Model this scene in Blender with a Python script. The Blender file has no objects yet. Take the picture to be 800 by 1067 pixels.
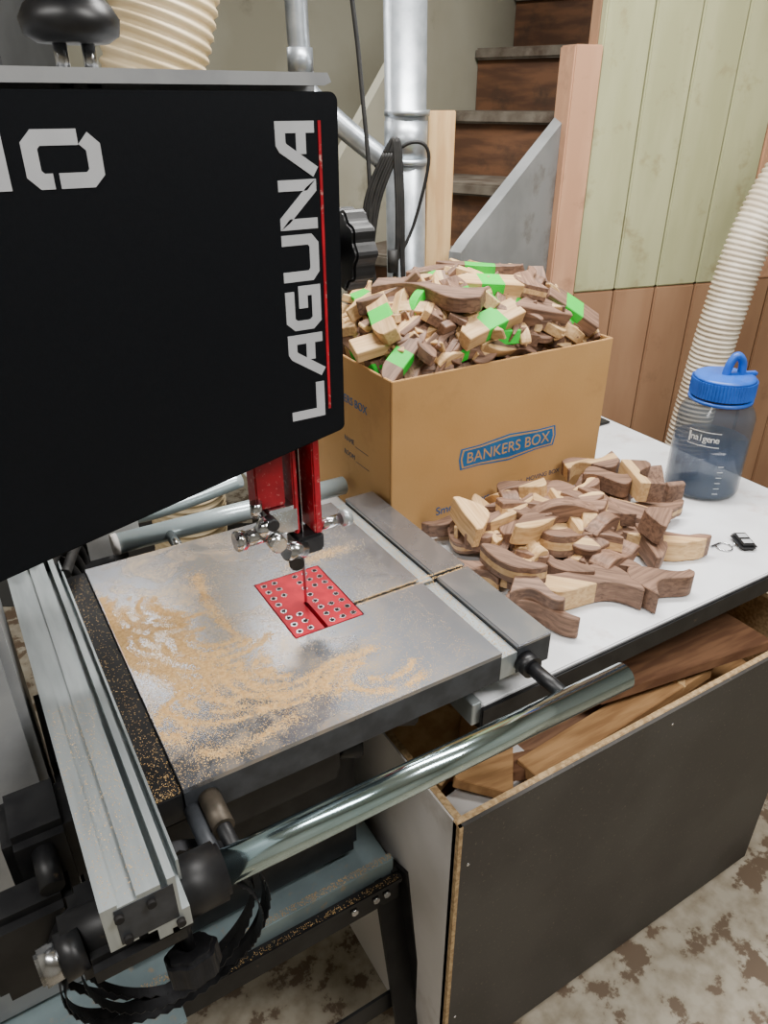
import bpy, bmesh, math, random
from mathutils import Vector, Matrix
rnd=random.Random(7)
def lin(v):
    v/=255.0
    return v/12.92 if v<=.04045 else ((v+.055)/1.055)**2.4
def C(r,g,b): return (lin(r),lin(g),lin(b),1)
HD=math.radians(31)
def R(lat,fwd,z=0):
    return Vector((lat*math.cos(HD)+fwd*math.sin(HD), -lat*math.sin(HD)+fwd*math.cos(HD), z))
ROOM=Matrix.Rotation(-HD,4,'Z')   # room frame (lat,fwd,z) -> world
# ---------------------------------------------------------------- materials
def mat(name,c1,c2=None,scale=20,rough=.5,metal=0,bump=0,stretch=(1,1,1),thr=(.4,.6),detail=6,rvar=0,c3=None,s3=3,thr3=(.55,.62),bscale=None,trans=0,ior=1.45,coat=0,alpha=1,swirl=False,spec=.5):
    m=bpy.data.materials.new(name); m.use_nodes=True
    nt=m.node_tree; N=nt.nodes; L=nt.links; b=N['Principled BSDF']
    b.inputs['Base Color'].default_value=c1; b.inputs['Roughness'].default_value=rough; b.inputs['Metallic'].default_value=metal
    b.inputs['Transmission Weight'].default_value=trans; b.inputs['IOR'].default_value=ior; b.inputs['Specular IOR Level'].default_value=spec
    b.inputs['Coat Weight'].default_value=coat; b.inputs['Alpha'].default_value=alpha
    tc=N.new('ShaderNodeTexCoord'); mp=N.new('ShaderNodeMapping'); mp.inputs['Scale'].default_value=stretch
    L.new(tc.outputs['Object'],mp.inputs['Vector'])
    if c2 is None: c2=tuple(x*.82 for x in c1[:3])+(1,)
    n=N.new('ShaderNodeTexNoise'); n.inputs['Scale'].default_value=scale; n.inputs['Detail'].default_value=detail
    L.new(mp.outputs[0],n.inputs['Vector'])
    mr=N.new('ShaderNodeMapRange'); mr.inputs['From Min'].default_value=thr[0]; mr.inputs['From Max'].default_value=thr[1]
    L.new(n.outputs['Fac'],mr.inputs['Value'])
    mx=N.new('ShaderNodeMix'); mx.data_type='RGBA'; mx.inputs['A'].default_value=c1; mx.inputs['B'].default_value=c2
    L.new(mr.outputs[0],mx.inputs['Factor']); out=mx.outputs['Result']
    if c3 is not None:
        n3=N.new('ShaderNodeTexNoise'); n3.inputs['Scale'].default_value=s3; n3.inputs['Detail'].default_value=9; n3.inputs['Roughness'].default_value=.65
        L.new(tc.outputs['Object'],n3.inputs['Vector'])
        m3=N.new('ShaderNodeMapRange'); m3.inputs['From Min'].default_value=thr3[0]; m3.inputs['From Max'].default_value=thr3[1]
        L.new(n3.outputs['Fac'],m3.inputs['Value']); fac=m3.outputs[0]
        if swirl:   # thin film of fine dust, heavier toward the fence side of the table
            n3.inputs['Distortion'].default_value=1.6; n3.inputs['Roughness'].default_value=.6
            sx=N.new('ShaderNodeSeparateXYZ'); L.new(tc.outputs['Object'],sx.inputs[0])
            gx=N.new('ShaderNodeMapRange'); gx.inputs['From Min'].default_value=.52; gx.inputs['From Max'].default_value=.20; gx.inputs['To Min'].default_value=.15; gx.inputs['To Max'].default_value=.7
            L.new(sx.outputs[0],gx.inputs['Value'])
            mu=N.new('ShaderNodeMath'); mu.operation='MULTIPLY'; L.new(fac,mu.inputs[0]); L.new(gx.outputs[0],mu.inputs[1]); fac=mu.outputs[0]
        x3=N.new('ShaderNodeMix'); x3.data_type='RGBA'; x3.inputs['B'].default_value=c3
        L.new(out,x3.inputs['A']); L.new(fac,x3.inputs['Factor']); out=x3.outputs['Result']
        if metal>0:
            mm=N.new('ShaderNodeMapRange'); mm.inputs['To Min'].default_value=metal; mm.inputs['To Max'].default_value=metal*.2
            L.new(fac,mm.inputs['Value']); L.new(mm.outputs[0],b.inputs['Metallic'])
    L.new(out,b.inputs['Base Color'])
    if rvar:
        rr=N.new('ShaderNodeMapRange'); rr.inputs['To Min'].default_value=rough-rvar; rr.inputs['To Max'].default_value=rough+rvar
        L.new(n.outputs['Fac'],rr.inputs['Value']); L.new(rr.outputs[0],b.inputs['Roughness'])
    if bump:
        bp=N.new('ShaderNodeBump'); bp.inputs['Strength'].default_value=bump; bp.inputs['Distance'].default_value=.002
        nb=n
        if bscale:
            nb=N.new('ShaderNodeTexNoise'); nb.inputs['Scale'].default_value=bscale; nb.inputs['Detail'].default_value=4
            L.new(tc.outputs['Object'],nb.inputs['Vector'])
        L.new(nb.outputs['Fac'],bp.inputs['Height']); L.new(bp.outputs[0],b.inputs['Normal'])
    return m
M={}
M['door']=mat('black_door_paint',C(8,11,16),C(10,13,18),scale=300,rough=.45,bump=.05,bscale=600,spec=.22)
M['cast']=mat('grey_casting',C(150,152,154),C(135,137,140),scale=15,rough=.45,metal=.2)
M['blk']=mat('black_paint',C(18,18,20),C(30,30,31),scale=30,rough=.45,c3=C(95,80,62),s3=40,thr3=(.66,.8),spec=.35)
M['blkp']=mat('black_plastic',C(18,18,20),C(25,25,27),scale=80,rough=.4)
M['rub']=mat('black_rubber',C(16,16,17),C(30,29,28),scale=40,rough=.6)
M['band']=mat('dark_band_steel',C(60,60,62),C(44,44,46),scale=40,rough=.4,metal=.7)
M['iron']=mat('ground_iron',C(168,170,176),C(148,150,156),scale=4,rough=.27,metal=.9,thr=(.3,.7),rvar=.07,c3=C(188,160,120),s3=14,thr3=(.46,.68),swirl=True)
M['iron2']=mat('iron_side',C(70,73,78),C(56,58,62),scale=30,rough=.5,metal=.4,bump=.2)
M['steel']=mat('bright_steel',C(205,206,208),C(180,182,185),scale=30,rough=.2,metal=1)
M['chrome']=mat('chrome_teal_reflection',C(196,219,224),C(178,206,212),scale=6,rough=.13,metal=1,c3=C(160,150,130),s3=60,thr3=(.74,.82))  # faint teal reflection on the rail put into its metal colour
M['chromep']=mat('plain_chrome',C(215,217,220),C(200,202,206),scale=6,rough=.15,metal=1)
M['alu']=mat('anodised_aluminium',C(176,183,184),C(162,169,171),scale=10,rough=.36,metal=.6,stretch=(8,1,1),c3=C(165,140,105),s3=60,thr3=(.66,.84))
M['rearrail']=mat('painted_tube',C(190,205,208),C(175,190,194),scale=8,rough=.25,metal=.4)
M['tray']=mat('grey_tray',C(142,160,164),C(124,140,144),scale=10,rough=.4,metal=.3,c3=C(170,145,110),s3=50,thr3=(.58,.78))
M['red']=mat('red_insert',C(184,10,40),C(158,8,32),scale=40,rough=.35,metal=.3)
M['redp']=mat('red_paint',C(174,12,34),C(140,8,26),scale=25,rough=.4,c3=C(206,160,150),s3=120,thr3=(.58,.70))
M['hole']=mat('dark_hole',C(14,12,12),C(24,20,18),rough=.8)
M['letter']=mat('letter_vinyl',C(178,180,184),C(170,172,176),rough=.4)
M['card']=mat('cardboard',C(184,143,90),C(176,135,82),scale=4,rough=.8,c3=C(162,123,76),s3=6,thr3=(.58,.75),bump=.1,bscale=150)
M['cardin']=mat('cardboard_inner',C(165,122,76),C(150,110,66),scale=6,rough=.85)
M['blue']=mat('blue_print',C(22,96,150),C(18,86,138),rough=.6)
M['ink']=mat('faded_ink',C(60,70,90),C(80,80,90),rough=.7)
M['bench']=mat('white_laminate',C(222,224,227),C(206,206,208),scale=7,rough=.35,c3=C(176,156,146),s3=9,thr3=(.57,.78))
M['pb']=mat('particle_board',C(186,158,118),C(150,122,86),scale=160,rough=.85,bump=.4)
M['panelblk']=mat('black_panel',C(62,59,56),C(52,49,46),scale=5,rough=.55,c3=C(108,98,84),s3=170,thr3=(.60,.72),bump=.1)
M['white']=mat('white_panel',C(206,202,200),C(192,188,184),scale=4,rough=.6,c3=C(160,150,140),s3=5,thr3=(.58,.75))
M['walnutb']=mat('walnut_board',C(104,72,52),C(132,96,70),scale=9,rough=.6,stretch=(1,9,4))
M['oakb']=mat('oak_board',C(176,136,92),C(146,108,70),scale=9,rough=.6,stretch=(1,9,4))
M['floor']=mat('peeling_concrete',C(162,154,138),C(132,122,104),scale=26,rough=.6,thr=(.38,.64),c3=C(98,82,66),s3=13,thr3=(.53,.57),bump=.3,bscale=40)
M['conc']=mat('painted_concrete_wall',C(154,151,134),C(142,138,120),scale=2.2,rough=.85,bump=.3,bscale=25,c3=C(122,117,100),s3=3,thr3=(.6,.7))
M['plain']=mat('plain_wall',C(182,180,172),C(170,167,158),scale=2,rough=.9)
M['ceil']=mat('ceiling_paint',C(200,199,193),C(186,184,177),scale=2,rough=.9)
M['green']=mat('green_panel_paint',C(174,175,136),C(162,163,124),scale=2.2,rough=.6,stretch=(5,5,1),c3=C(136,122,86),s3=9,thr3=(.57,.76))
M['brown']=mat('brown_panel_paint',C(156,121,92),C(144,109,82),scale=2,rough=.6,stretch=(4,4,1),c3=C(120,92,70),s3=6,thr3=(.6,.75))
M['pink']=mat('tan_trim_paint',C(192,148,116),C(180,136,106),scale=3,rough=.6,stretch=(6,6,1),c3=C(148,110,86),s3=9,thr3=(.58,.74))
M['tread']=mat('stair_tread_paint',C(108,101,90),C(80,71,60),scale=12,rough=.7,c3=C(66,52,40),s3=8,thr3=(.50,.65))
M['riser']=mat('stair_riser_wood',C(108,74,50),C(80,54,37),scale=6,rough=.75,stretch=(1,1,6),c3=C(58,44,33),s3=7,thr3=(.52,.7))
M['stringer']=mat('stair_stringer_paint',C(130,132,132),C(114,116,116),scale=6,rough=.65,c3=C(92,86,78),s3=5,thr3=(.56,.68))
M['galv']=mat('galvanised_duct',C(190,196,202),C(154,161,168),scale=30,rough=.35,metal=.75,thr=(.3,.7))
M['pine']=mat('pine_board',C(208,174,126),C(188,150,104),scale=6,rough=.6,stretch=(8,8,1))
M['hosec']=mat('cream_hose',C(234,213,174),C(220,197,154),scale=12,rough=.5)
M['hosew']=mat('white_hose',C(220,210,192),C(202,188,167),scale=14,rough=.5)
M['bcap']=mat('blue_cap',C(30,92,190),C(24,80,170),rough=.35,scale=30)
M['poly']=mat('smoky_bottle',C(76,88,100),C(68,80,92),rough=.08,scale=3,alpha=.52)
M['water']=mat('water',C(92,112,146),C(82,102,136),rough=.05,scale=3,alpha=.5)
M['dust']=mat('sawdust',C(220,186,132),C(198,160,106),scale=200,rough=.95)
M['cab']=mat('grey_cabinet',C(92,94,96),C(80,82,84),scale=5,rough=.5,metal=.3)
M['dcab']=mat('dark_cabinet',C(46,44,44),C(34,32,32),scale=6,rough=.6,c3=C(90,84,78),s3=9,thr3=(.62,.7))
M['paper']=mat('paper_label',C(224,224,222),C(210,210,208),rough=.7)
M['bolt']=mat('dusty_bolt',C(80,72,62),C(62,56,48),scale=60,rough=.5,metal=.5)
def woodmat():
    m=bpy.data.materials.new('offcut_wood'); m.use_nodes=True; nt=m.node_tree; N=nt.nodes; L=nt.links; b=N['Principled BSDF']
    b.inputs['Roughness'].default_value=.62
    a=N.new('ShaderNodeAttribute'); a.attribute_name='wc'
    t=N.new('ShaderNodeAttribute'); t.attribute_name='wt'
    sep=N.new('ShaderNodeSeparateXYZ'); L.new(t.outputs['Vector'],sep.inputs[0])
    mp=N.new('ShaderNodeMapping'); mp.inputs['Scale'].default_value=(8,110,110); L.new(a.outputs['Vector'],mp.inputs['Vector'])
    n=N.new('ShaderNodeTexNoise'); n.inputs['Scale'].default_value=1.6; n.inputs['Detail'].default_value=5; n.inputs['Distortion'].default_value=.6
    L.new(mp.outputs[0],n.inputs['Vector'])
    mr=N.new('ShaderNodeMapRange'); mr.inputs['From Min'].default_value=.35; mr.inputs['From Max'].default_value=.65; L.new(n.outputs['Fac'],mr.inputs['Value'])
    def mix(fa,A,B):
        x=N.new('ShaderNodeMix'); x.data_type='RGBA'
        if isinstance(A,tuple): x.inputs['A'].default_value=A
        else: L.new(A,x.inputs['A'])
        if isinstance(B,tuple): x.inputs['B'].default_value=B
        else: L.new(B,x.inputs['B'])
        L.new(fa,x.inputs['Factor']); return x.outputs['Result']
    def mth(op,A,v):
        x=N.new('ShaderNodeMath'); x.operation=op; L.new(A,x.inputs[0])
        if v is not None:
            if isinstance(v,(int,float)): x.inputs[1].default_value=v
            else: L.new(v,x.inputs[1])
        return x.outputs[0]
    wal=mix(mr.outputs[0],C(142,109,88),C(96,70,54)); map_=mix(mr.outputs[0],C(218,182,132),C(188,148,98))
    g=mth('GREATER_THAN',sep.outputs[0],0); g2=mth('GREATER_THAN',mth('ABSOLUTE',mth('SUBTRACT',sep.outputs[0],10),None),.17)
    col=mix(mth('MULTIPLY',g,g2),map_,wal)
    l=mth('LESS_THAN',mth('ABSOLUTE',sep.outputs[1],None),.17)
    col=mix(l,col,C(20,205,50))
    hs=N.new('ShaderNodeHueSaturation'); L.new(col,hs.inputs['Color']); L.new(sep.outputs[2],hs.inputs['Value'])
    L.new(hs.outputs[0],b.inputs['Base Color'])
    return m
M['offcut']=woodmat()
# ---------------------------------------------------------------- mesh builder
class MB:
    def __init__(s): s.V=[];s.F=[];s.MI=[];s.SM=[];s.mats=[]
    def mi(s,m):
        m=M[m]
        if m not in s.mats: s.mats.append(m)
        return s.mats.index(m)
    def take(s,bm,m,smooth=False,T=None,bev=0,seg=2,ang=None):
        if bev:
            es=[e for e in bm.edges if (not e.is_boundary) and (e.calc_face_angle(0)>.6)]
            bmesh.ops.bevel(bm,geom=es,offset=bev,segments=seg,affect='EDGES',clamp_overlap=True)
        bm.normal_update()
        o=len(s.V); i=s.mi(m); bm.verts.index_update()
        for v in bm.verts: s.V.append(tuple((T@v.co) if T else v.co))
        for f in bm.faces:
            s.F.append([o+v.index for v in f.verts]); s.MI.append(i); s.SM.append(smooth and len(f.verts)<=4)
        bm.free()
    def box(s,x0,x1,y0,y1,z0,z1,m,bev=0,T=None):
        bm=bmesh.new(); bmesh.ops.create_cube(bm,size=1)
        for v in bm.verts: v.co=Vector(((x0+x1)/2+v.co.x*(x1-x0),(y0+y1)/2+v.co.y*(y1-y0),(z0+z1)/2+v.co.z*(z1-z0)))
        s.take(bm,m,T=T,bev=bev)
    def cyl(s,p0,p1,r,m,r2=None,seg=28,bev=0,T=None):
        p0=Vector(p0);p1=Vector(p1);d=p1-p0
        bm=bmesh.new(); bmesh.ops.create_cone(bm,cap_ends=True,segments=seg,radius1=r,radius2=r if r2 is None else r2,depth=d.length)
        Q=Matrix.Translation((p0+p1)/2)@d.to_track_quat('Z','Y').to_matrix().to_4x4()
        if bev:
            es=[e for e in bm.edges if e.calc_face_angle(0)>.9]
            bmesh.ops.bevel(bm,geom=es,offset=bev,segments=2,affect='EDGES')
        s.take(bm,m,True,T=(T@Q) if T else Q)
    def beam(s,p0,p1,w,h,m,up=(0,0,1),bev=0,T=None):
        p0=Vector(p0);p1=Vector(p1);d=(p1-p0);Lz=d.length;d.normalize();u=Vector(up);x=d.cross(u).normalized();y=x.cross(d)
        Q=Matrix((x,d,y)).transposed().to_4x4(); Q.translation=(p0+p1)/2
        s.box(-w/2,w/2,-Lz/2,Lz/2,-h/2,h/2,m,bev,T=(T@Q) if T else Q)
    def prism(s,pts,axis,a0,a1,m,bev=0,T=None,smooth=False):
        def P(p,a):
            return {'x':(a,p[0],p[1]),'y':(p[0],a,p[1]),'z':(p[0],p[1],a)}[axis]
        bm=bmesh.new(); A=[bm.verts.new(P(p,a0)) for p in pts]; B=[bm.verts.new(P(p,a1)) for p in pts]
        bm.faces.new(A); bm.faces.new(B[::-1]); n=len(pts)
        for i in range(n): bm.faces.new((A[i],B[i],B[(i+1)%n],A[(i+1)%n]))
        bmesh.ops.recalc_face_normals(bm,faces=bm.faces[:])
        s.take(bm,m,smooth,T=T,bev=bev)
    def knob(s,c,axis,r,h,m,lobes=6,dep=.12,bev=.003):
        n=lobes*8; pts=[(r*(1+dep*math.cos(lobes*2*math.pi*i/n))*math.cos(2*math.pi*i/n),r*(1+dep*math.cos(lobes*2*math.pi*i/n))*math.sin(2*math.pi*i/n)) for i in range(n)]
        Q=Matrix.Translation(Vector(c))@Vector(axis).to_track_quat('Z','Y').to_matrix().to_4x4()
        s.prism(pts,'z',-h/2,h/2,m,bev=bev,T=Q)
    def tube(s,path,r,m,seg=12,smooth=True,caps=True):
        path=[Vector(p) for p in path]; n=len(path); i0=s.mi(m); o=len(s.V); nx=None
        for i,p in enumerate(path):
            t=(path[min(i+1,n-1)]-path[max(i-1,0)]).normalized()
            if nx is None: nx=t.orthogonal().normalized()
            nx=(nx-t*nx.dot(t)).normalized(); ny=t.cross(nx)
            rr=r(i) if callable(r) else r
            for k in range(seg):
                a=2*math.pi*k/seg; s.V.append(tuple(p+rr*(math.cos(a)*nx+math.sin(a)*ny)))
        for i in range(n-1):
            for k in range(seg):
                s.F.append([o+i*seg+k,o+i*seg+(k+1)%seg,o+(i+1)*seg+(k+1)%seg,o+(i+1)*seg+k]); s.MI.append(i0); s.SM.append(smooth)
        if caps:
            s.F.append([o+k for k in range(seg)][::-1]); s.MI.append(i0); s.SM.append(False)
            s.F.append([o+(n-1)*seg+k for k in range(seg)]); s.MI.append(i0); s.SM.append(False)
    def lathe(s,prof,c,m,seg=40,T=None):
        o=len(s.V); i0=s.mi(m); n=len(prof); c=Vector(c)
        for (r,z) in prof:
            for k in range(seg):
                a=2*math.pi*k/seg; v=Vector((c.x+r*math.cos(a),c.y+r*math.sin(a),c.z+z)); s.V.append(tuple(T@v if T else v))
        for i in range(n-1):
            for k in range(seg):
                s.F.append([o+i*seg+k,o+i*seg+(k+1)%seg,o+(i+1)*seg+(k+1)%seg,o+(i+1)*seg+k]); s.MI.append(i0); s.SM.append(True)
        for i,rev in ((0,True),(n-1,False)):
            if prof[i][0]>1e-4:
                f=[o+i*seg+k for k in range(seg)]; s.F.append(f[::-1] if rev else f); s.MI.append(i0); s.SM.append(False)
    def obj(s,name,parent=None):
        me=bpy.data.meshes.new(name); me.from_pydata(s.V,[],s.F)
        for m in s.mats: me.materials.append(m)
        me.polygons.foreach_set('material_index',s.MI); me.polygons.foreach_set('use_smooth',s.SM); me.update()
        ob=bpy.data.objects.new(name,me); bpy.context.scene.collection.objects.link(ob)
        if parent: ob.parent=parent
        return ob
def empty(name,loc=(0,0,0)):
    e=bpy.data.objects.new(name,None); bpy.context.scene.collection.objects.link(e); e.empty_display_size=.1; return e
def spline(pts,n=12):
    pts=[Vector(p) for p in pts]; P=[pts[0]]+pts+[pts[-1]]; out=[]
    for i in range(1,len(P)-2):
        for k in range(n):
            t=k/n; a,b,c,d=P[i-1],P[i],P[i+1],P[i+2]
            out.append(.5*((2*b)+(c-a)*t+(2*a-5*b+4*c-d)*t*t+(3*b-a-3*c+d)*t**3))
    out.append(pts[-1]); return out
def resample(path,step):
    out=[path[0]];acc=0
    for a,b in zip(path,path[1:]):
        d=(b-a).length
        while acc+d>=step:
            a=a+(b-a)*((step-acc)/d); out.append(a.copy()); d=(b-a).length; acc=0
        acc+=d
    return out
def text(s,name,loc,rot,size,m,parent,ext=.0004,align='CENTER',sx=1):
    cu=bpy.data.curves.new(name,'FONT'); cu.body=s; cu.size=size; cu.extrude=ext; cu.align_x=align; cu.align_y='CENTER'
    cu.materials.append(M[m]); ob=bpy.data.objects.new(name,cu); ob.location=loc; ob.rotation_euler=rot; ob.scale=(sx,1,1)
    bpy.context.scene.collection.objects.link(ob); ob.parent=parent; return ob
# ---------------------------------------------------------------- room
def rbox(name,a0,a1,f0,f1,z0,z1,m):
    b=MB(); b.box(a0,a1,f0,f1,z0,z1,m,T=ROOM); return b.obj(name)
rbox('floor',-2.4,3.3,-2.1,3.9,-.1,0,'floor')
rbox('ceiling',-2.4,3.3,-2.1,3.9,2.6,2.7,'ceil')
rbox('wall_back',-2.4,3.3,3.8,3.9,0,2.6,'conc')
rbox('wall_left',-2.5,-2.4,-2.1,3.9,0,2.6,'plain')
rbox('wall_right',3.3,3.4,-2.1,3.9,0,2.6,'plain')
rbox('wall_front',-2.4,3.3,-2.2,-2.1,0,2.6,'plain')
Wd=Vector((.974,-.227,0)); Wd.normalize(); Wn=Vector((-Wd.y,Wd.x,0))
if Wn.dot(R(0,1))<0: Wn=-Wn
Wo=Vector((1.613,1.714,0))
WT=Matrix((Wd,Wn,Vector((0,0,1)))).transposed().to_4x4(); WT.translation=Wo
b=MB()
b.box(.0,.085,-.012,.07,0,1.68,'pink',bev=.004,T=WT)
b.box(.086,1.55,.03,.07,0,2.59,'brown',T=WT)
x=.088; k=0
while x<1.5:
    w=.152; last=x>.65
    zb=1.03
    b.box(x,x+w-.005,.0,.029,0,zb-.002,'brown',bev=.004,T=WT)
    b.box(x,x+w-.005,.0,.029,zb,2.59,'green' if not last else 'pink',bev=.004,T=WT)
    x+=w; k+=1
b.obj('wall_partition_panelled')
# stairs (upper flight rising from a landing)
b=MB(); sd=Vector((.6,.8)); sw=Vector((.8,-.6)); N2=Vector((.179,2.85))
ST=Matrix(((sw.x,sd.x,0,0),(sw.y,sd.y,0,0),(0,0,1,0),(0,0,0,1)))
def stT(o): 
    Q=ST.copy(); Q.translation=(o.x,o.y,0); return ROOM@Q
for k in range(-3,4):
    o=N2+sd*(.25*(k)); z=1.52+.19*k
    Q=stT(o)
    b.box(0,.53,-.02,.27,z-.035,z,'tread',bev=.006,T=Q)
    b.box(0,.53,.005,.03,z-.19,z-.036,'riser',T=Q)
Q=stT(N2)
b.box(0,.53,-.735,-.70,.0,.75,'stringer',T=Q)
b.prism([(-.74,.0),(.2,.0),(.9,1.7),(.9,2.13),(-.245,1.49),(-.70,1.245),(-.74,1.22)],'x',.535,.57,'stringer',T=Q)
b.prism([(-.74,0),(.2,.0),(.9,1.95),(.9,2.5),(.62,2.5),(-.74,1.18)],'x',-.035,-.003,'conc',T=Q)
b.obj('staircase')
b=MB(); b.box(.105,.168,1.965,1.985,0,1.53,'pine',bev=.002,T=ROOM); b.obj('pine_board')
# ---------------------------------------------------------------- ducts, cables
b=MB()
b.cyl(R(.074,1.9,.0)+Vector((0,0,0.01)),R(.045,1.9,1.75),.047,'galv',seg=40); b.cyl(R(.045,1.9,1.75),R(.035,1.9,2.58),.047,'galv',seg=40)
for z in (1.42,1.52): b.cyl(R(.052,1.9,z),R(.052,1.9,z+.012),.052,'galv',seg=40)
b.cyl(R(.05,1.9,1.43),R(.05,1.9,1.51),.0495,'galv',seg=40)
b.tube(spline([R(-.19,1.88,2.58),R(-.185,1.88,1.95),R(-.18,1.88,1.62),R(-.13,1.88,1.53),R(.04,1.9,1.40)],14),.024,'galv',seg=20)
for z in (1.6,1.78): b.cyl(R(-.182,1.88,z),R(-.182,1.88,z+.05),.028,'galv')
b.obj('dust_collection_duct')
b=MB()
for j in range(6):
    o=.006*j; q=rnd.uniform(-.02,.02)
    b.tube(spline([R(.0+o,1.80,1.45),R(.03+q*.5,1.80,1.47),R(.04+q*.6,1.79,1.30),R(.02+o+q,1.79,1.14-.02*j),R(-.02+q,1.79,1.15),R(-.045+o,1.80,1.33),R(.0+o,1.8,1.45)],8),.0042,'rub',seg=8)
b.tube(spline([R(-.10,1.85,2.5),R(-.08,1.82,1.9),R(-.05,1.82,1.6),R(-.03,1.8,1.3),R(-.05,1.8,.8),R(-.1,1.85,.02)],10),.005,'rub',seg=8)
b.tube(spline([R(-.02,1.82,1.42),R(.06,1.81,1.47),R(.10,1.82,1.44),R(.07,1.83,1.30),R(.03,1.81,1.22)],8),.004,'rub',seg=8)
b.cyl(R(.02,1.78,1.20),R(.02,1.78,1.25),.012,'rub')
b.obj('hanging_cable_coil')
def ribbed(name,pts,r,m,pitch,amp):
    p=resample(spline(pts,16),pitch/4); b=MB(); b.tube(p,lambda i:r+amp*(0,.8,1,.2)[i%4],m,seg=36); return b.obj(name)
ribbed('flexible_hose',[R(-.27,1.62,2.58),R(-.30,1.58,2.2),R(-.36,1.52,1.75),R(-.42,1.5,1.5),R(-.45,1.55,1.0),R(-.5,1.6,.3),R(-.5,1.65,.02)],.083,'hosec',.017,.006)
ribbed('flexible_hose',[(2.45,1.15,1.95),(2.3,1.24,1.7),(2.12,1.33,1.42),(2.04,1.36,1.23),(2.0,1.37,1.0),(1.985,1.38,.78),(1.96,1.38,.5),(1.93,1.36,.02)],.056,'hosew',.014,.006)
b=MB(); b.box(-1.5,-.93,2.1,2.5,0,1.78,'cab',bev=.005,T=ROOM)
for k in range(18): b.box(-1.48,-.945,2.085,2.1,1.3+.026*k,1.314+.026*k,'cab',bev=.002,T=ROOM)
b.obj('louvered_cabinet')
b=MB(); b.box(-.88,-.64,2.15,2.6,0,.9,'dcab',bev=.004,T=ROOM)
b.box(-.36,-.16,2.15,2.55,0,.95,'dcab',bev=.004,T=ROOM)
b.box(-.64,-.36,2.2,2.55,.6,.63,'dcab',T=ROOM); b.box(-.64,-.36,2.2,2.55,.05,.08,'dcab',T=ROOM)
for k in range(4): b.box(-.34,-.18,2.135,2.15,.08+.21*k,.26+.21*k,'dcab',bev=.003,T=ROOM); b.box(-.29,-.22,2.12,2.135,.19+.21*k,.2+.21*k,'steel',T=ROOM)
b.obj('tool_cabinet')
# ---------------------------------------------------------------- bandsaw
BS=empty('bandsaw')
b=MB()
def arc(cx,cz,r,a0,a1,n=6): return [(cx+r*math.cos(math.radians(a0+(a1-a0)*i/n)),cz+r*math.sin(math.radians(a0+(a1-a0)*i/n))) for i in range(n+1)]
prof=[(-.42,1.03)]+arc(.385,1.205,.008,-80,0)+arc(.386,1.549,.009,0,90)+[(-.42,1.559)]
b.prism(prof,'y',.745,.80,'door',bev=.003)
b.obj('upper_door',BS)
b=MB()
prof=[(-.43,1.02)]+arc(.388,1.202,.010,-80,0)+arc(.388,1.564,.010,0,90)+[(-.43,1.576)]
b.prism(prof,'y',.801,.93,'cast',bev=.003)
b.box(-.43,-.025,.72,1.0,.462,1.1,'cast',bev=.01)
b.prism([(-.43,1.563)]+[(.382,1.563),(.390,1.566),(.386,1.574),(-.43,1.576)],'y',.75,.80,'cast')
b.obj('frame_casting',BS)
# letters
b=MB(); cnt=[0]
def stroke(b,pts,w,to,m='letter'):
    P=[Vector(p) for p in pts]; n=len(P); Lf=[];Rt=[]
    for i in range(n):
        d0=(P[i]-P[i-1]).normalized() if i>0 else (P[1]-P[0]).normalized()
        d1=(P[i+1]-P[i]).normalized() if i<n-1 else d0
        n0=Vector((-d0.y,d0.x));n1=Vector((-d1.y,d1.x)); mm=(n0+n1)
        mm=mm/ max(mm.length_squared/2,.35)
        Lf.append(P[i]+mm*w/2); Rt.append(P[i]-mm*w/2)
    cnt[0]+=1; dy=.00004*(cnt[0]%9)
    for i in range(n-1):
        b.prism([to(p) for p in (Rt[i],Rt[i+1],Lf[i+1],Lf[i])],'y',.7442-dy,.7452,m)
GL={'L':[[(0,1.17),(0,0),(1,0)]],'A':[[(-.1,-.17),(.5,.93),(.6,1),(1,1),(1,-.17)],[(.35,.30),(.9,.30)]],'G':[[(1,1),(.15,1),(0,.8),(0,.2),(.15,0),(1,0),(1,.5),(.5,.5)]],'U':[[(0,1.17),(0,.15),(.15,0),(.85,0),(1,.15),(1,1.17)]],'N':[[(0,-.17),(0,1),(.1,1),(.9,0),(1,0),(1,1.17)]]}
z0=1.228; gw=.037; st=.0105; gh=.0315
for ch in 'LAGUNA':
    for pl in GL[ch]:
        stroke(b,[(p[0]*gw,p[1]*gh) for p in pl],st,lambda p,z0=z0:(.3605-p.y,z0+p.x))
    z0+=.0525
I=lambda p:(p.x,p.y)
x0,x1,zb,zt=.100,.152,1.489,1.523
stroke(b,[(x0+.015,zb),(x0+.006,zb),(x0,zb+.006),(x0,zt-.006),(x0+.006,zt),(x1-.012,zt)],.0125,I)
stroke(b,[(x1-.0075,zt-.001),(x1,zt-.008),(x1,zb+.006),(x1-.006,zb),(x0+.02,zb)],.0125,I)
stroke(b,[(.074,zb-.006),(.074,zt+.006)],.0125,I)
b.obj('lettering',BS)
b=MB(); b.box(.3705,.3735,.7440,.7455,1.23,1.533,'redp'); b.obj('red_stripe',BS)
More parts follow.
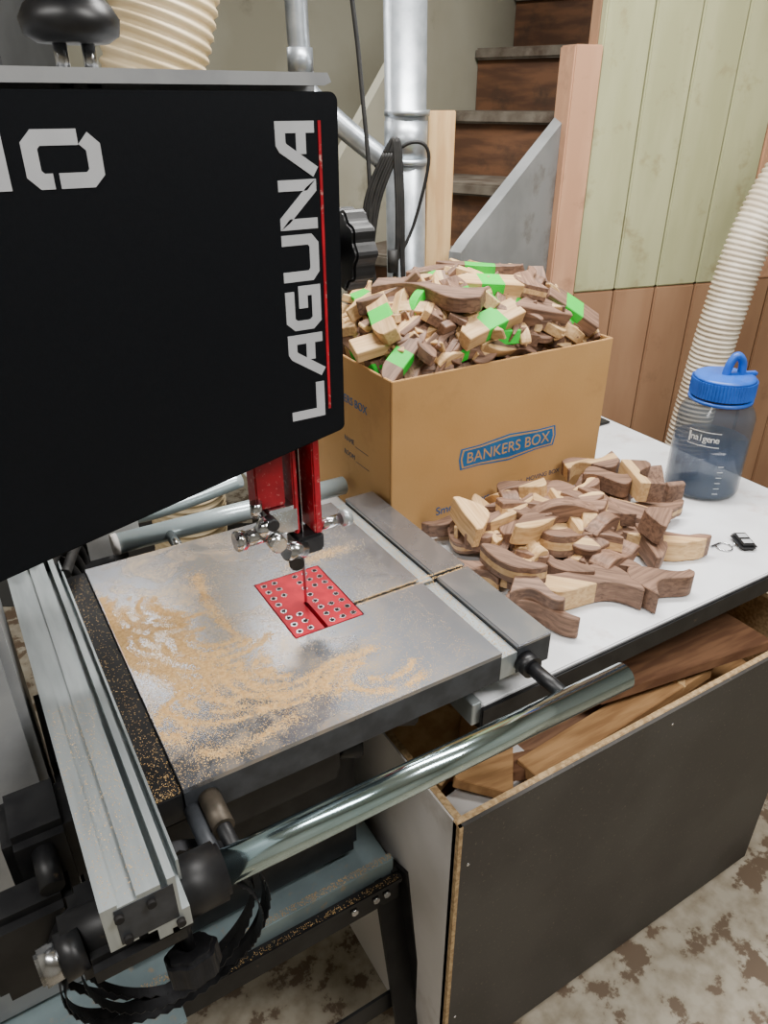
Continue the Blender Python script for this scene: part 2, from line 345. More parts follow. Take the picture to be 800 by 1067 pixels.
# knobs
b=MB(); b.cyl((.395,.82,1.40),(.43,.82,1.40),.018,'blkp'); b.knob((.432,.80,1.398),(1,0,0),.044,.030,'blkp',lobes=10,dep=.06)
b.obj('guide_post_handwheel',BS)
kx=.162
b=MB(); b.cyl((kx-.012,.80,1.56),(kx-.012,.80,1.60),.006,'steel'); b.cyl((kx+.012,.80,1.56),(kx+.012,.80,1.60),.006,'steel')
b.lathe([(.0,1.594),(.03,1.594),(.04,1.60),(.042,1.612),(.036,1.622),(.026,1.63),(.024,1.645),(.03,1.655),(.05,1.662),(.054,1.672),(.05,1.69),(.03,1.70),(0,1.702)],(kx,.80,0),'blkp')
for a in range(3): b.cyl((kx,.80,1.672),(kx+.075*math.cos(a*2.09+.3),.80+.075*math.sin(a*2.09+.3),1.672),.02,'blkp',r2=.015,bev=.004)
b.obj('tension_knob',BS)
# blade guard & guides
b=MB()
b.box(.290,.330,.80,.83,1.085,1.20,'redp',bev=.002)
b.box(.338,.345,.792,.83,1.04,1.20,'redp',bev=.002); b.box(.364,.375,.785,.83,1.035,1.20,'redp',bev=.002); b.box(.346,.363,.82,.83,1.05,1.20,'redp')
b.box(.3475,.3485,.791,.800,.86,1.2,'steel')
b.obj('blade_guard',BS)
b=MB()
b.box(.30,.345,.79,.83,1.045,1.085,'steel',bev=.004)
b.cyl((.270,.80,1.05),(.30,.80,1.05),.011,'steel'); b.cyl((.255,.80,1.05),(.270,.80,1.05),.014,'chromep',bev=.002)
b.cyl((.285,.79,1.085),(.285,.79,1.105),.008,'steel'); b.cyl((.285,.785,1.062),(.30,.785,1.075),.012,'chromep')
b.box(.335,.375,.78,.82,1.010,1.038,'blkp',bev=.004); b.cyl((.315,.775,1.03),(.345,.785,1.02),.013,'steel',bev=.002)
b.cyl((.375,.80,1.04),(.41,.80,1.04),.008,'steel'); b.cyl((.41,.80,1.04),(.425,.80,1.04),.012,'alu',bev=.002)
b.cyl((.305,.77,1.045),(.305,.795,1.045),.012,'chromep',bev=.002); b.cyl((.325,.765,1.012),(.335,.795,1.012),.010,'blkp')
b.cyl((.30,.772,1.075),(.30,.79,1.075),.008,'blkp')
b.obj('blade_guides',BS)
# table
b=MB(); z0,z1=.873,.92; Ya,Yb=.566,1.05
def tab(pts):
    b.prism(pts,'z',z1-.006,z1,'iron'); b.prism(pts,'z',z0,z1-.0061,'iron2')
tab([(.095,Ya),(.52,Ya),(.52,.757),(.4075,.757),(.4075,.7312),(.301,.7312),(.301,.878),(.4075,.878),(.4075,.764),(.52,.764),(.52,Yb),(.095,Yb)])
def slab(x0,x1,y0,y1): 
    b.box(x0,x1,y0,y1,z1-.006,z1,'iron',bev=.0012); b.box(x0+.0006,x1-.0006,y0+.0006,y1-.0006,z0,z1-.0055,'iron2')
slab(.548,.606,Ya,.757); slab(.548,.606,.764,Yb)
b.box(.5205,.5475,Ya+.001,.757,z0,z1-.010,'alu'); b.box(.5205,.5475,.764,Yb-.001,z0,z1-.010,'alu')
b.box(.062,.0945,Ya,Yb,z0+.002,z1-.004,'blk',bev=.002)
b.box(.301,.4075,.731,.878,z0,z1-.012,'iron2')
b.box(.15,.45,.62,1.0,z0-.03,z0,'blk',bev=.004)
b.obj('saw_table',BS)
b=MB()
b.prism([(.303,.733),(.3455,.733),(.3455,.80),(.3515,.80),(.3515,.733),(.4055,.733),(.4055,.876),(.303,.876)],'z',.909,.9203,'red')
for i in range(6):
    for j in range(8):
        x=.313+i*.0166; y=.743+j*.0176
        if abs(x-.3485)<.006 : continue
        if (i in(1,4)) and j in (3,4) : continue
        b.cyl((x,y,.9195),(x,y,.9205),.0046,'steel',seg=14); b.cyl((x,y,.9196),(x,y,.9207),.0033,'hole',seg=12)
b.obj('table_insert',BS)
# rails & fence
b=MB(); b.cyl((.075,.48,.89),(.655,.475,.89),.018,'chrome',seg=48,bev=.002); b.cyl((.10,.48,.889),(.10,.566,.889),.009,'iron2',bev=.002)
b.cyl((.12,.475,.895),(.12,.57,.895),.008,'blk'); b.cyl((.12,.52,.895),(.12,.566,.895),.012,'bolt'); b.cyl((.56,.478,.89),(.56,.57,.89),.010,'blkp'); b.cyl((.56,.548,.89),(.56,.566,.89),.016,'blkp')
b.obj('front_rail',BS)
b=MB(); b.cyl((.157,1.155,.89),(.60,1.15,.89),.018,'rearrail',seg=40,bev=.002); b.cyl((.155,1.155,.89),(.165,1.155,.89),.019,'white',seg=30)
b.cyl((.25,1.05,.89),(.25,1.15,.89),.009,'steel'); b.cyl((.5,1.05,.89),(.5,1.15,.89),.009,'steel')
b.obj('rear_rail',BS)
b=MB()
fp=[(-.010,.915),(-.010,.970),(.004,.970),(.004,.966),(.020,.966),(.020,.970),(.040,.970),(.040,.950),(.046,.950),(.046,.972),(.053,.972),(.053,.925),(.060,.925),(.060,.900),(.048,.900),(.048,.906),(.042,.906),(.042,.900),(.030,.900),(.030,.915),(.022,.915),(.022,.935),(.014,.935),(.014,.915)]
b.prism(fp,'y',.435,1.14,'alu')
b.box(.0,.050,.4345,.436,.918,.964,'iron2')
for (x,z) in ((.003,.955),(.03,.955),(.006,.925),(.05,.912)): b.cyl((x,.430,z),(x,.436,z),.004,'hole',seg=12)
b.box(.0605,.063,.47,1.1,.90,.945,'alu')
b.obj('fence',BS)
b=MB()
b.box(-.035,.062,.440,.535,.868,.899,'blk',bev=.008); b.cyl((.035,.48,.89),(.104,.48,.89),.029,'blk',bev=.004,seg=36); b.cyl((-.045,.48,.89),(.04,.48,.89),.026,'blk',seg=36)
b.cyl((-.068,.465,.895),(-.04,.468,.895),.017,'steel',bev=.003); b.cyl((-.05,.466,.895),(-.03,.468,.895),.021,'blkp')
b.cyl((.055,.455,.83),(.055,.475,.88),.006,'blkp'); b.knob((.055,.45,.822),(.0,-.45,-1),.025,.028,'blkp',lobes=7,dep=.06,bev=.004)
b.box(-.08,-.012,.60,.68,.80,.905,'blk',bev=.01); b.box(-.12,-.03,.55,.60,.74,.86,'blk',bev=.01)
b.cyl((-.045,.56,.87),(-.045,.61,.88),.012,'blk')
b.obj('fence_carrier',BS)
# lower housing
b=MB()
b.box(-.02,.375,.70,.76,.47,.845,'blk',bev=.012); b.box(-.02,.37,.76,.92,.47,.84,'blkp',bev=.01)
b.box(.02,.30,.60,.70,.78,.845,'blk',bev=.01); b.cyl((.30,.64,.80),(.34,.62,.80),.014,'blkp',bev=.003); b.cyl((.36,.60,.865),(.40,.585,.86),.016,'blkp',bev=.003)
b.obj('lower_wheel_housing',BS)
b=MB()
b.box(-.43,.412,.668,1.02,.452,.462,'tray',bev=.002); b.box(-.43,.412,.655,.668,.440,.478,'tray',bev=.002)
b.box(-.43,.05,.60,.655,.452,.460,'tray',bev=.002)
b.box(-.43,.417,.645,.656,.385,.445,'blk',bev=.002); b.box(-.43,.417,.635,.646,.438,.450,'blk',bev=.002); b.box(-.43,.417,1.02,1.03,.38,.45,'blk'); b.box(.407,.417,.65,1.03,.38,.45,'blk')
for (xa,ya,xb,yb) in ((.40,.66,.412,.585),(-.41,.66,-.45,.59),(.40,1.02,.412,1.09),(-.41,1.02,-.45,1.09)):
    b.beam((xa,ya,.445),(xb,yb,0.0),.05,.006,'blk'); b.beam((xa+.024*(1 if xa<0 else -1)*-1,ya,.445),(xb+.024*(1 if xa<0 else -1)*-1,yb,0.0),.006,.045,'blk')
b.box(-.43,.405,.62,.625,.12,.17,'blk')
for x in (.33,.37,.39): b.cyl((x,.637,.42),(x,.646,.42),.006,'steel',seg=6)
b.obj('stand',BS)
# spare blade coil hanging from fence carrier
b=MB()
for k,(cx,cz,r,tl) in enumerate(((.045,.785,.108,.00),(.040,.780,.100,.01),(.05,.79,.092,-.012),(.035,.775,.104,.02),(.055,.78,.097,.012))):
    n=96; cy=.505+.006*k; i0=b.mi('band'); o=len(b.V)
    for i in range(n):
        a=2*math.pi*i/n; tz=tl*math.cos(a*1+k)
        for (dy) in (-.006,.0045+(.003 if i%2 else 0)):
            for dr in (0,.0009):
                b.V.append((cx+(r+dr)*math.cos(a),cy-dy+tz*1.5,cz+(r+dr)*math.sin(a)*1.0))
    for i in range(n):
        p=o+i*4;q=o+((i+1)%n)*4
        for (u,v) in ((0,2),(2,3),(3,1),(1,0)): b.F.append([p+u,q+u,q+v,p+v]); b.MI.append(i0); b.SM.append(False)
b.obj('blade_coil',BS)
b=MB()
for j in range(5):
    b.tube(spline([(-.015+.02*j,1.02,1.02-.02*j),(.02+.02*j,1.12,.93),(.08+.01*j,1.10+.03*j,.86),(.10,1.06+.02*j,.7),(.05,1.0,.47)],8),.008,'rub',seg=8)
b.tube(spline([(.10,1.24,.90),(.25,1.22,.90),(.42,1.24,.91)],8),.016,'rearrail',seg=16)
b.box(.06,.16,1.06,1.30,.80,.85,'blk',bev=.01)
b.obj('power_cables',BS)
b=MB(); b.box(.12,.21,1.19,1.195,.85,.93,'paper'); b.obj('sticker',BS)
# sawdust
b=MB(); i0=b.mi('dust')
def grain(x,y,z,s):
    o=len(b.V); a=rnd.random()*6.28
    for k in range(3): b.V.append((x+s*math.cos(a+2.09*k),y+s*math.sin(a+2.09*k),z))
    b.V.append((x,y,z+s*.6))
    for f in ((0,1,3),(1,2,3),(2,0,3)): b.F.append([o+q for q in f]); b.MI.append(i0); b.SM.append(False)
def tg(x,y,s0=.0006,s1=.0013):
    if .096<x<.519 and .567<y<1.049 and not(.30<x<.408 and .73<y<.88): grain(x,y,.92,rnd.uniform(s0,s1))
def ridge(sp,dens,w0,seed):
    Ln=sum((a-c).length for a,c in zip(sp,sp[1:]))
    for k in range(int(Ln*dens)):
        t=rnd.random()*(len(sp)-1); i=int(t); q=sp[i].lerp(sp[i+1],t-i)
        if math.sin(t*.8+seed)+math.sin(t*.31+seed*2)>1.35: continue
        w=w0*(.5+abs(math.sin(t*.35+seed)))*(3.0 if rnd.random()<.25 else 1)
        tg(q.x+rnd.gauss(0,w),q.y+rnd.gauss(0,w))
PTS="100,928 90,865 95,795 125,761 149,702|149,918 179,855 167,790 187,723 245,633|289,631 331,658 382,661|109,648 146,593 243,602|236,945 228,838 251,706|297,607 323,631|98,960 100,900 97,840 99,790|130,780 150,725 200,705 250,690|240,640 290,625 340,640"
for li,l in enumerate(PTS.split('|')):
    P=[Vector((max(.1,float(q.split(',')[0])/1000),float(q.split(',')[1])/1000,0)) for q in l.split()]
    ridge(spline(P,12),24000 if li in(0,1,6,7) else 15000,.0042,li)
for (cx,cy,a0,a1,rs) in ((.20,.90,150,290,(.035,.05,.066,.082)),(.22,.80,170,320,(.03,.045,.06,.076)),(.27,.70,140,290,(.03,.046,.062,.08)),(.20,.70,160,300,(.035,.052,.07)),(.33,.62,60,190,(.03,.045)),(.16,.83,120,260,(.02,.035,.05)),(.38,.63,200,330,(.03,.05)),(.16,.66,100,230,(.03,.05))):
    for r in rs:
        sp=[Vector((cx+r*1.25*math.cos(math.radians(a)),cy+r*math.sin(math.radians(a)),0)) for a in range(a0+int(rnd.uniform(-15,15)),a1+int(rnd.uniform(-30,10)),6)]
        ridge(sp,15000,.0024,r*100)
for k in range(14000):
    x=.096+.40*rnd.random()**1.4; y=rnd.uniform(.567,1.0)
    tg(x,y,.0004,.0008)
for k in range(1500): tg(.395+rnd.gauss(.03,.03),.90+rnd.gauss(0,.008),.0005,.0011)
for k in range(900): grain(rnd.uniform(.41,.60),rnd.choice((.756,.7645))+rnd.gauss(0,.001),.9195 if rnd.random()<.5 else .92 ,rnd.uniform(.0006,.0012))
for k in range(1000): grain(rnd.uniform(.521,.547),rnd.uniform(.567,1.04),.9105,rnd.uniform(.0006,.0012))
for k in range(900): grain(rnd.uniform(.064,.093),.567+.47*rnd.random()**1.8,.9163,rnd.uniform(.0004,.0009))
for k in range(900): grain(rnd.uniform(-.008,.039),rnd.uniform(.44,.7),.9702,rnd.uniform(.0004,.0008))
for k in range(900): grain(rnd.uniform(.0,.41),rnd.uniform(.656,.667),.4785,rnd.uniform(.0006,.0012))
for k in range(500): grain(rnd.uniform(.0,.41),rnd.uniform(.636,.646),.451,rnd.uniform(.0006,.0010))
b.obj('sawdust',BS)
# ---------------------------------------------------------------- workbench
b=MB()
b.box(.50,1.41,.572,1.50,.812,.835,'bench',bev=.002); b.box(.495,1.415,.566,.5725,.795,.832,'blk',bev=.002); b.box(1.41,1.416,.566,1.5,.795,.832,'blk')
b.box(.485,.50,.575,1.5,.80,.838,'alu',bev=.001)
b.box(.52,1.40,.60,.64,.755,.811,'blk'); b.box(.52,1.40,1.44,1.48,.755,.811,'blk'); b.box(.52,.56,.62,1.46,.755,.811,'blk'); b.box(1.36,1.40,.62,1.46,.755,.811,'blk')
for (x,y) in ((1.36,.60),(1.36,1.44),(.52,1.44)): b.box(x,x+.04,y,y+.04,0,.76,'blk',bev=.003)
b.obj('workbench')
b=MB(); b.box(1.14,1.39,1.20,1.44,.836,.842,'rub',bev=.002); b.obj('bench_mat')
SB=empty('scrap_bin')
b=MB(); X0,X1,Y0,Y1,ZT=.43,1.28,.517,.98,.69
b.box(X0,X1,Y0,Y0+.006,.03,ZT,'panelblk'); b.box(X0,X1,Y0+.0062,Y0+.016,.03,ZT+.001,'pb',bev=.001)
b.box(X0,X0+.003,Y0,Y1,.0,ZT-.001,'white'); b.box(X0+.0032,X0+.014,Y0+.0162,Y1,.03,ZT,'pb')
b.box(X0-.0005,X0+.006,Y0-.0005,Y0+.0065,.03,ZT,'pb')
b.box(X1-.016,X1,Y0+.0162,Y1,.03,ZT,'pb'); b.box(X0+.016,X1-.016,Y1-.016,Y1,.03,ZT,'pb'); b.box(X0+.01,X1-.01,Y0+.018,Y1-.01,.0,.03,'pb')
for (xx,zz) in ((X0+.02,.60),(X0+.02,.2),(.86,.66)): b.cyl((xx,Y0-.0008,zz),(xx,Y0+.001,zz),.0025,'steel',seg=10)
b.obj('bin_carcass',SB)
b=MB()
def plank(c,l,w,t,yaw,m,pitch=0,roll=0):
    Q=Matrix.Translation(Vector(c))@Matrix.Rotation(math.radians(yaw),4,'Z')@Matrix.Rotation(math.radians(pitch),4,'Y')@Matrix.Rotation(math.radians(roll),4,'X')
    b.box(-l/2,l/2,-w/2,w/2,-t/2,t/2,m,bev=.001,T=Q)
plank((.76,.66,.60),.40,.13,.02,10,'walnutb',-6,8); plank((1.0,.66,.655),.40,.15,.02,-7,'walnutb',2,-5)
plank((.58,.65,.63),.17,.09,.018,50,'oakb',5,10); plank((.53,.72,.62),.13,.12,.018,20,'pine',-8,6)
plank((.84,.60,.62),.45,.05,.025,4,'oakb',0,0); plank((1.10,.66,.62),.28,.07,.02,18,'pine',4,12); plank((.70,.75,.56),.45,.2,.02,-10,'pine',3,0)
plank((1.0,.76,.56),.5,.2,.02,6,'oakb',0,6); plank((.66,.60,.61),.2,.045,.02,-14,'walnutb',3,-12); plank((.56,.61,.60),.18,.05,.02,8,'white',-3,5)
b.box(.45,1.26,.54,.96,.031,.53,'oakb')
b.obj('scrap_lumber',SB)
# ---------------------------------------------------------------- offcuts
class Wood:
    def __init__(s): s.V=[];s.F=[];s.wc=[];s.wt=[]
    def piece(s,Q,L,w,T,kind,tone,tape=False,ok=None,rest=None,c=None):
        n=18; ro=Vector((rnd.uniform(0,9),rnd.uniform(0,9),rnd.uniform(0,9))); o=len(s.V); ph=rnd.uniform(-.4,.4); br=rnd.uniform(.82,1.08)
        thr={'m':-9,'w':8,'z':0,'y':0,'e':0,'f':0}[tone]; c=rnd.uniform(.3,.7) if c is None else c; V=[];wc=[];wt=[]; sg=rnd.choice((-1,1))
        for i in range(n+1):
            t=i/n; x=(t-.5)*L
            if kind==0:
                e=math.sin(math.pi*min(max(t,.02),.98))**.75; cc=.42*w*math.sin(2*math.pi*t+ph)*sg; y0,y1=cc-.5*w*e,cc+.5*w*e
            elif kind==1:
                y0=-.5*w; y1=w*(.12+.38*math.cos(2*math.pi*(t+ph*.3)))
            elif kind==2:
                cc=.3*w*math.sin(2*math.pi*t+ph*2); e=.62+.25*math.cos(2*math.pi*t+1); y0,y1=cc-w*e*.5,cc+w*e*.5
            elif kind==3:
                e=.2+.8*(1-t)**.7; cc=.3*w*math.sin(math.pi*t*1.6); y0,y1=cc-.5*w*e,cc+.5*w*e*(.8+.3*math.sin(6*t))
            elif kind==4:
                e=.25+.75*math.sin(math.pi*t)**1.2; cc=.35*w*math.sin(math.pi*t); y0,y1=cc-w*e*.5-.1*w,cc+w*e*.5-.1*w
            elif kind==6:   # bird-like blank: pointed tail, full breast, upturned head
                e=.10+.80*math.sin(math.pi*min(1,t**.75))**1.1+(.22*max(0,math.sin(math.pi*(t-.78)/.22)) if t>.78 else 0)
                cc=sg*w*(.26*math.cos(math.pi*t*1.35+.2)+.18*max(0,t-.7)/.3); y0,y1=cc-.5*w*e,cc+.5*w*e
            else:
                y0=-.5*w; y1=.5*w; 
                if t<.25: y1=w*(.1+.4*(t/.25)**.6)
            for (y,z) in ((y0,-T/2),(y1,-T/2),(y1,T/2),(y0,T/2)):
                V.append(Q@Vector((x,y,z))); wc.append((x+ro.x,y+ro.y,z+ro.z))
                v=thr if abs(thr)>1 else {'z':z/T-.12,'y':y/w+.16,'e':10+z/T,'f':10+y/w*.9}[tone]
                wt.append((v,(t-c) if tape else 5,br))
        if rest is not None:
            dz=rest-min(v.z for v in V)
            if dz>0: V=[v+Vector((0,0,dz)) for v in V]
        V=[tuple(v) for v in V]
        if ok and not all(ok(v) for v in V): return False
        s.V+=V; s.wc+=wc; s.wt+=wt
        for i in range(n):
            p=o+i*4;q=p+4
            for (a,c2) in ((0,1),(1,2),(2,3),(3,0)): s.F.append([p+a,p+c2,q+c2,q+a])
        s.F.append([o,o+3,o+2,o+1]); e=o+n*4; s.F.append([e,e+1,e+2,e+3]); return True
    def obj(s,name):
        me=bpy.data.meshes.new(name); me.from_pydata(s.V,[],s.F); me.materials.append(M['offcut'])
        a=me.attributes.new('wc','FLOAT_VECTOR','POINT'); a.data.foreach_set('vector',[q for v in s.wc for q in v])
        a=me.attributes.new('wt','FLOAT_VECTOR','POINT'); a.data.foreach_set('vector',[q for v in s.wt for q in v])
        me.update(); bm=bmesh.new(); bm.from_mesh(me); bmesh.ops.recalc_face_normals(bm,faces=bm.faces[:]); bm.to_mesh(me); bm.free()
        ob=bpy.data.objects.new(name,me); bpy.context.scene.collection.objects.link(ob)
        md=ob.modifiers.new('soft','BEVEL'); md.width=.0015; md.segments=1; md.limit_method='ANGLE'; md.angle_limit=math.radians(50)
        return ob
def QM(c,yaw,pitch,roll): return Matrix.Translation(Vector(c))@Matrix.Rotation(yaw,4,'Z')@Matrix.Rotation(pitch,4,'Y')@Matrix.Rotation(roll,4,'X')
W=Wood()
okb=lambda v: v[2]>.8355 and v[1]>.57 and v[0]>.612 and (v[1]<.99 or v[0]>1.125)
BL="735,745 845,622 y 0 62|858,620 950,628 w 3 60|947,766 1067,667 y 6 46|817,751 901,667 w 6 44|1180,975 1032,931 w 6 46|1113,885 1070,800 y 1 54|1170,880 1142,803 w 1 54|788,960 724,832 m 6 44|816,930 907,928 y 0 46|902,960 1002,960 f 0 44|848,865 956,842 e 0 48|742,814 887,813 y 6 46|696,783 775,777 m 1 46|863,919 983,901 e 0 44|1010,960 1103,929 f 2 46|868,786 988,781 w 6 46|969,855 940,758 w 3 50|713,932 698,847 m 4 46|660,712 717,623 w 3 40|806,812 900,720 e 0 50|945,914 1000,816 y 6 46|805,891 841,804 m 4 46|663,707 710,650 w 3 40|660,790 710,700 e 6 38|650,850 670,760 e 0 36|760,900 850,840 y 4 46|1000,900 1080,860 w 0 46|900,830 980,800 e 4 46|840,700 930,720 w 6 42|960,690 1010,720 w 4 44"
for k,l in enumerate(BL.split('|')):
    a,c,tone,kind,w=l.split(); a=[float(q)/1000 for q in a.split(',')]; c=[float(q)/1000 for q in c.split(',')]
    d=Vector((c[0]-a[0],c[1]-a[1])); L=d.length*1.12; T=rnd.uniform(.032,.042); w=float(w)/1000*1.05
    lay=(k*7)%3; upright = kind in '146' and k%2==0 and k>3
    if lay==0 or k in (0,1,2,4,6): z=.8365+T/2; pt=rl=0
    else: z=.8365+T/2+.024*lay; pt=rnd.uniform(-.16,.16); rl=rnd.uniform(-.25,.25)
    if upright: rl=math.pi/2; z=.8365+w*.7
    W.piece(QM(((a[0]+c[0])/2,(a[1]+c[1])/2,z),math.atan2(d.y,d.x),pt,rl),L,w,T,int(kind),tone,rest=.8365)
n=0
while n<62:
    u=rnd.gauss(0,.42); v=rnd.gauss(0,.42); r2=u*u+v*v
    if r2>1: continue
    x=.86+u*.25; y=.845+v*.15; n+=1
    W.piece(QM((x,y,.862+.05*(1-r2)*rnd.random()),rnd.uniform(0,6.3),rnd.uniform(-.18,.18),rnd.choice((0,0,1.57))+rnd.uniform(-.3,.3)),rnd.uniform(.08,.15),rnd.uniform(.030,.044),rnd.uniform(.024,.034),rnd.choice((0,0,6,6,6,3,3,4)),rnd.choice('mmwwwyyyeef'),ok=okb)
W.obj('loose_wood_offcuts')
# cardboard box
CB=empty('cardboard_box'); x0,x1,y0,y1,zb,zt=.612,1.12,.993,1.325,.836,1.145; th=.005
b=MB(); b.box(x0,x1,y0,y0+th,zb,zt,'card',bev=.001); b.box(x0,x1,y1-th,y1,zb,zt,'card',bev=.001); b.box(x0,x0+th,y0+th,y1-th,zb,zt,'card',bev=.001); b.box(x1-th,x1,y0+th,y1-th,zb,zt,'card',bev=.001); b.box(x0+th,x1-th,y0+th,y1-th,zb,zb+th,'cardin')
b.obj('carton',CB)
b=MB()
def banner(xc,zc,w,h,y,m,d): 
    b.prism([(xc-w/2,zc),(xc-w/2+.004,zc+h*.38),(xc-w*.3,zc+h*.38),(xc,zc+h*.5),(xc+w*.3,zc+h*.38),(xc+w/2-.004,zc+h*.38),(xc+w/2,zc),(xc+w/2-.004,zc-h*.38),(xc+w*.3,zc-h*.38),(xc,zc-h*.5),(xc-w*.3,zc-h*.38),(xc-w/2+.004,zc-h*.38)],'y',y-d,y,m)
banner(.877,.968,.238,.056,y0,'blue',.0004); banner(.877,.968,.230,.049,y0,'card',.0006); banner(.877,.968,.223,.042,y0,'blue',.0008)
b.obj('printed_banner',CB)
rx=(math.pi/2,0,0)
text('BANKERS BOX','banner_text',(.877,y0-.0009,.967),rx,.031,'card',CB,.0002,sx=1.0)
text('Smoothmove','print_text',(.775,y0-.0003,.872),rx,.024,'blue',CB,.0003)
text('SMALL  MOVING BOX','print_text_small',(.95,y0-.0003,.884),rx,.014,'ink',CB,.0003)
rl=(math.pi/2,0,-math.pi/2)
text('BANKERS BOX','side_text',(x0-.0003,1.15,1.065),rl,.022,'blue',CB,.0003)
text('NAME _______','side_text_small',(x0-.0003,1.12,.985),rl,.014,'ink',CB,.0003)
text('ROOM _______','side_text_small.001',(x0-.0003,1.12,.955),rl,.014,'ink',CB,.0003)
# heap
W=Wood()
def hh(u,v):
    r2=(abs(u)**3+abs(v)**3); return .100*max(0,1-r2)**.7
cx,cy=(x0+x1)/2,(y0+y1)/2; hx,hy=(x1-x0)/2-.008,(y1-y0)/2-.008
def okh(v):
    inx=x0+.006<v[0]<x1-.006 and y0+.006<v[1]<y1-.006
    return inx or (v[2]>zt+.002 and x0-.02<v[0]<x1+.018 and y0-.02<v[1]<y1+.02)
def slope(u,v,yaw):
    gu=(hh(min(1,u+.06),v)-hh(max(-1,u-.06),v))/(.12*hx); gv=(hh(u,min(1,v+.06))-hh(u,max(-1,v-.06)))/(.12*hy)
    return max(-.7,min(.7,-(gu*math.cos(yaw)+gv*math.sin(yaw)))),max(-.6,min(.6,(-gu*math.sin(yaw)+gv*math.cos(yaw))))
got=0; tr=0
while got<520 and tr<7000:
    tr+=1
    u=rnd.uniform(-1,1); v=rnd.uniform(-1,1); h=hh(u,v); top=got>260
    z=zt-.014+h-(0.0 if top else .05*rnd.random())
    edge=max(abs(u),abs(v))>.75
    Lp=rnd.uniform(.08,.13) if edge else rnd.uniform(.11,.19); yaw=rnd.uniform(0,6.28)
    if edge and rnd.random()<.5: yaw=0 if abs(v)>abs(u) else 1.57
    sl,rl_=slope(u,v,yaw)
    if W.piece(QM((cx+u*hx*.97,cy+v*hy*.97,z),yaw,sl+rnd.gauss(0,.25),rl_+rnd.gauss(0,.35)+rnd.choice((0,0,0,1.57))),Lp,rnd.uniform(.028,.050),rnd.uniform(.012,.026),rnd.choice((0,0,0,2,2,3,3,3,4,5,6,6)),rnd.choice('mmmmwwwwfeyy'),tape=rnd.random()<.22,ok=okh): got+=1
# larger recognisable pieces lying on top of the heap
for (u,v,L,w,T,yaw,kd,tn,tp) in ((-.15,-.88,.14,.042,.03,8,5,'m',1),(-.45,-.35,.20,.052,.028,-50,2,'w',0),(.75,-.70,.12,.048,.028,-30,5,'w',1),(.05,-.45,.13,.045,.026,-20,5,'m',1),(.72,.2,.13,.05,.026,20,4,'m',1),(-.82,-.3,.12,.04,.026,70,5,'m',1),(-.75,.35,.12,.04,.026,40,0,'m',1),(.25,.15,.17,.045,.028,-35,6,'w',1),(-.1,.3,.16,.045,.026,15,5,'w',0),(.45,-.4,.14,.05,.026,60,3,'e',0),(.35,-.85,.13,.045,.026,-6,4,'w',0),(-.6,.0,.15,.05,.026,-15,6,'f',0),(.55,.45,.15,.05,.026,10,0,'m',1),(-.85,-.75,.10,.035,.024,20,5,'w',1)):
    a=math.radians(yaw); sl,rl_=slope(u,v,a)
    W.piece(QM((cx+u*hx,cy+v*hy,zt+hh(u,v)+.016),a,sl*.8,rl_*.8),L,w,T,kd,tn,tape=bool(tp),c=.5)
W.obj('wood_offcuts_heap')
b=MB(); b.box(x0+.007,x1-.007,y0+.007,y1-.007,.842,1.08,'walnutb'); fo=b.obj('wood_offcuts_fill'); fo.parent=CB
# ---------------------------------------------------------------- bottle
BT=empty('water_bottle'); bc=(1.29,.85,.836); b=MB()
r=.073
outer=[(.0,.0),(r-.010,0),(r-.003,.004),(r,.012),(r,.165),(r-.004,.178),(r-.016,.196),(r-.019,.205),(r-.019,.212)]
b.lathe(outer,bc,'poly',seg=56)
b.obj('bottle_body',BT)
b=MB(); b.lathe([(0,.0045),(r-.011,.0045),(r-.0035,.0125),(r-.0035,.115),(0,.115)],bc,'water',seg=56); b.obj('water_fill',BT)
b=MB(); n=120
pts=[((.060+.0012*(1 if i%2 else -1))*math.cos(2*math.pi*i/n)+bc[0],(.060+.0012*(1 if i%2 else -1))*math.sin(2*math.pi*i/n)+bc[1]) for i in range(n)]
b.prism(pts,'z',bc[2]+.208,bc[2]+.240,'bcap'); b.lathe([(.059,.240),(.056,.245),(.05,.247),(0,.247)],bc,'bcap')
b.lathe([(.056,.197),(.061,.197),(.061,.203),(.056,.203)],bc,'bcap')
top=Vector(bc)+Vector((0,0,.247))
b.tube(spline([top+Vector((.0,.0,-.002)),top+Vector((.004,-.002,.022)),top+Vector((.014,-.006,.036)),top+Vector((.026,-.012,.024)),top+Vector((.028,-.014,-.002))],10),.008,'bcap',seg=10)
b.box(-.03,.03,-.006,.006,-.004,.004,'bcap',bev=.002,T=Matrix.Translation(top+Vector((.03,-.015,.0)))@Matrix.Rotation(-.4,4,'Z'))
b.obj('cap',BT)
tdir=Vector((-1.29,-.85,0)).normalized(); 
b=MB(); a0=math.atan2(tdir.y,tdir.x)
for j,(aa,bb,za,zz) in enumerate([(-.60,.25,.120,.1215),(-.60,.25,.149,.1505),(-.58,-.53,.125,.146)]+[(.35,.5,.02+.012*k,.0212+.012*k) for k in range(6)]):
    o=len(b.V); n=10; i0=b.mi('paper')
    for i in range(n+1):
        a=a0+aa+(bb-aa)*i/n
        for z in (za,zz): b.V.append((bc[0]+(r+.0004)*math.cos(a),bc[1]+(r+.0004)*math.sin(a),bc[2]+z))
    for i in range(n): b.F.append([o+2*i,o+2*i+2,o+2*i+3,o+2*i+1]); b.MI.append(i0); b.SM.append(True)
b.obj('printed_logo',BT)
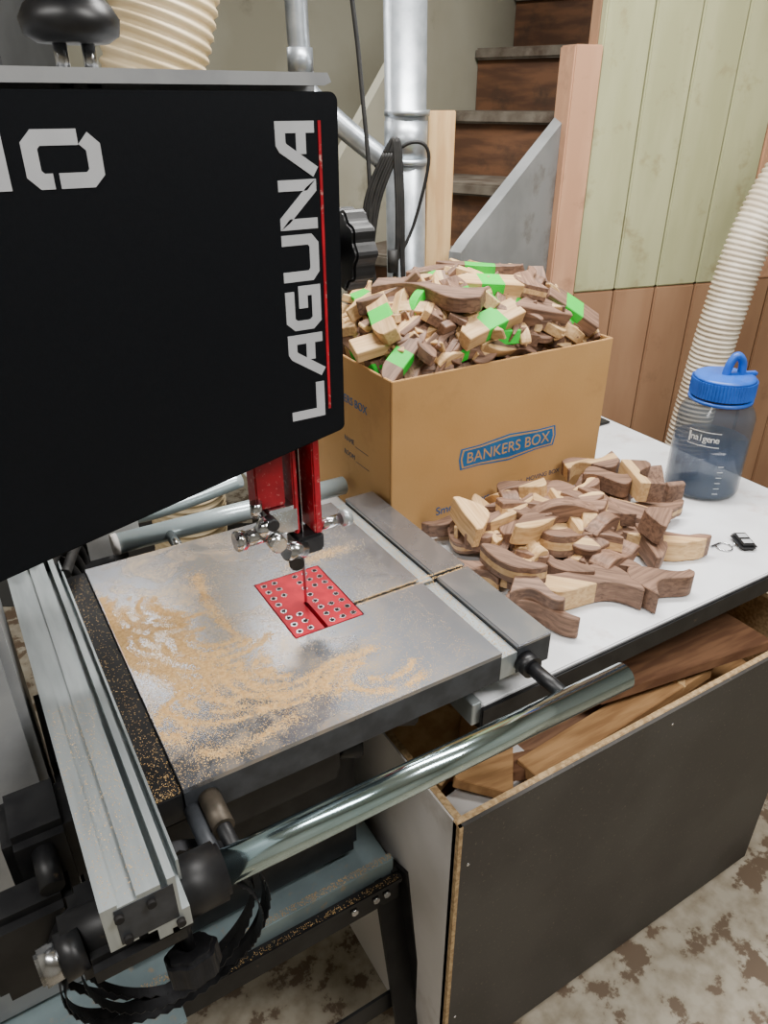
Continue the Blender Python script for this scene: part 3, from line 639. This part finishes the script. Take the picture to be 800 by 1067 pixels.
for k,ch in enumerate('nalgene'):
    a=a0-.46+.105*k
    text(ch,'logo_letter_%d'%(k+1),(bc[0]+(r+.0006)*math.cos(a),bc[1]+(r+.0006)*math.sin(a),bc[2]+.136),(math.pi/2,0,a+math.pi/2),.019,'paper',BT,.0002)
# car key
b=MB(); KQ=Matrix.Translation((1.165,.655,.842))@Matrix.Rotation(math.radians(60),4,'Z')
b.box(-.026,.026,-.016,.016,-.006,.006,'blkp',bev=.005,T=KQ)
for i in range(2): b.box(-.018+.02*i,-.004+.02*i,-.009,.009,.006,.0072,'letter',bev=.001,T=KQ)
b.tube([Vector((1.125+.014*math.cos(a/24*6.283),.665+.014*math.sin(a/24*6.283),.8375)) for a in range(25)],.0012,'steel',seg=8)
b.tube([Vector((1.143,.66,.838)),Vector((1.15,.66,.84))],.002,'steel',seg=8)
b.box(1.105,1.13,.675,.68,.836,.838,'steel')
b.obj('car_key')
# ---------------------------------------------------------------- lights
def area(name,lat,fwd,z,sx,sy,p,col=(1,.98,.95),rot=0):
    l=bpy.data.lights.new(name,'AREA'); l.shape='RECTANGLE'; l.size=sx; l.size_y=sy; l.energy=p; l.color=col
    o=bpy.data.objects.new(name,l); o.location=R(lat,fwd,z); o.rotation_euler=(0,0,-HD+rot); bpy.context.scene.collection.objects.link(o)
area('ceiling_light_tube',.35,1.45,2.55,1.3,.2,72)
area('ceiling_light_tube.001',1.2,.2,2.55,1.3,.2,52)
area('ceiling_light_tube.002',-.9,-.3,2.55,1.3,.2,36)
area('ceiling_light_tube.003',-.8,2.7,2.55,1.2,.2,20)
w=bpy.data.worlds.new('w'); bpy.context.scene.world=w; w.use_nodes=True; w.node_tree.nodes['Background'].inputs[0].default_value=(.9,.95,1,1); w.node_tree.nodes['Background'].inputs[1].default_value=.3
# ---------------------------------------------------------------- camera
cd=bpy.data.cameras.new('camera'); cd.sensor_fit='VERTICAL'; cd.sensor_height=24; cd.lens=770/1067*24; cd.clip_start=.02
co=bpy.data.objects.new('camera',cd); co.location=(0,0,1.55); co.rotation_euler=(math.radians(90-29.1),0,-HD)
bpy.context.scene.collection.objects.link(co); bpy.context.scene.camera=co
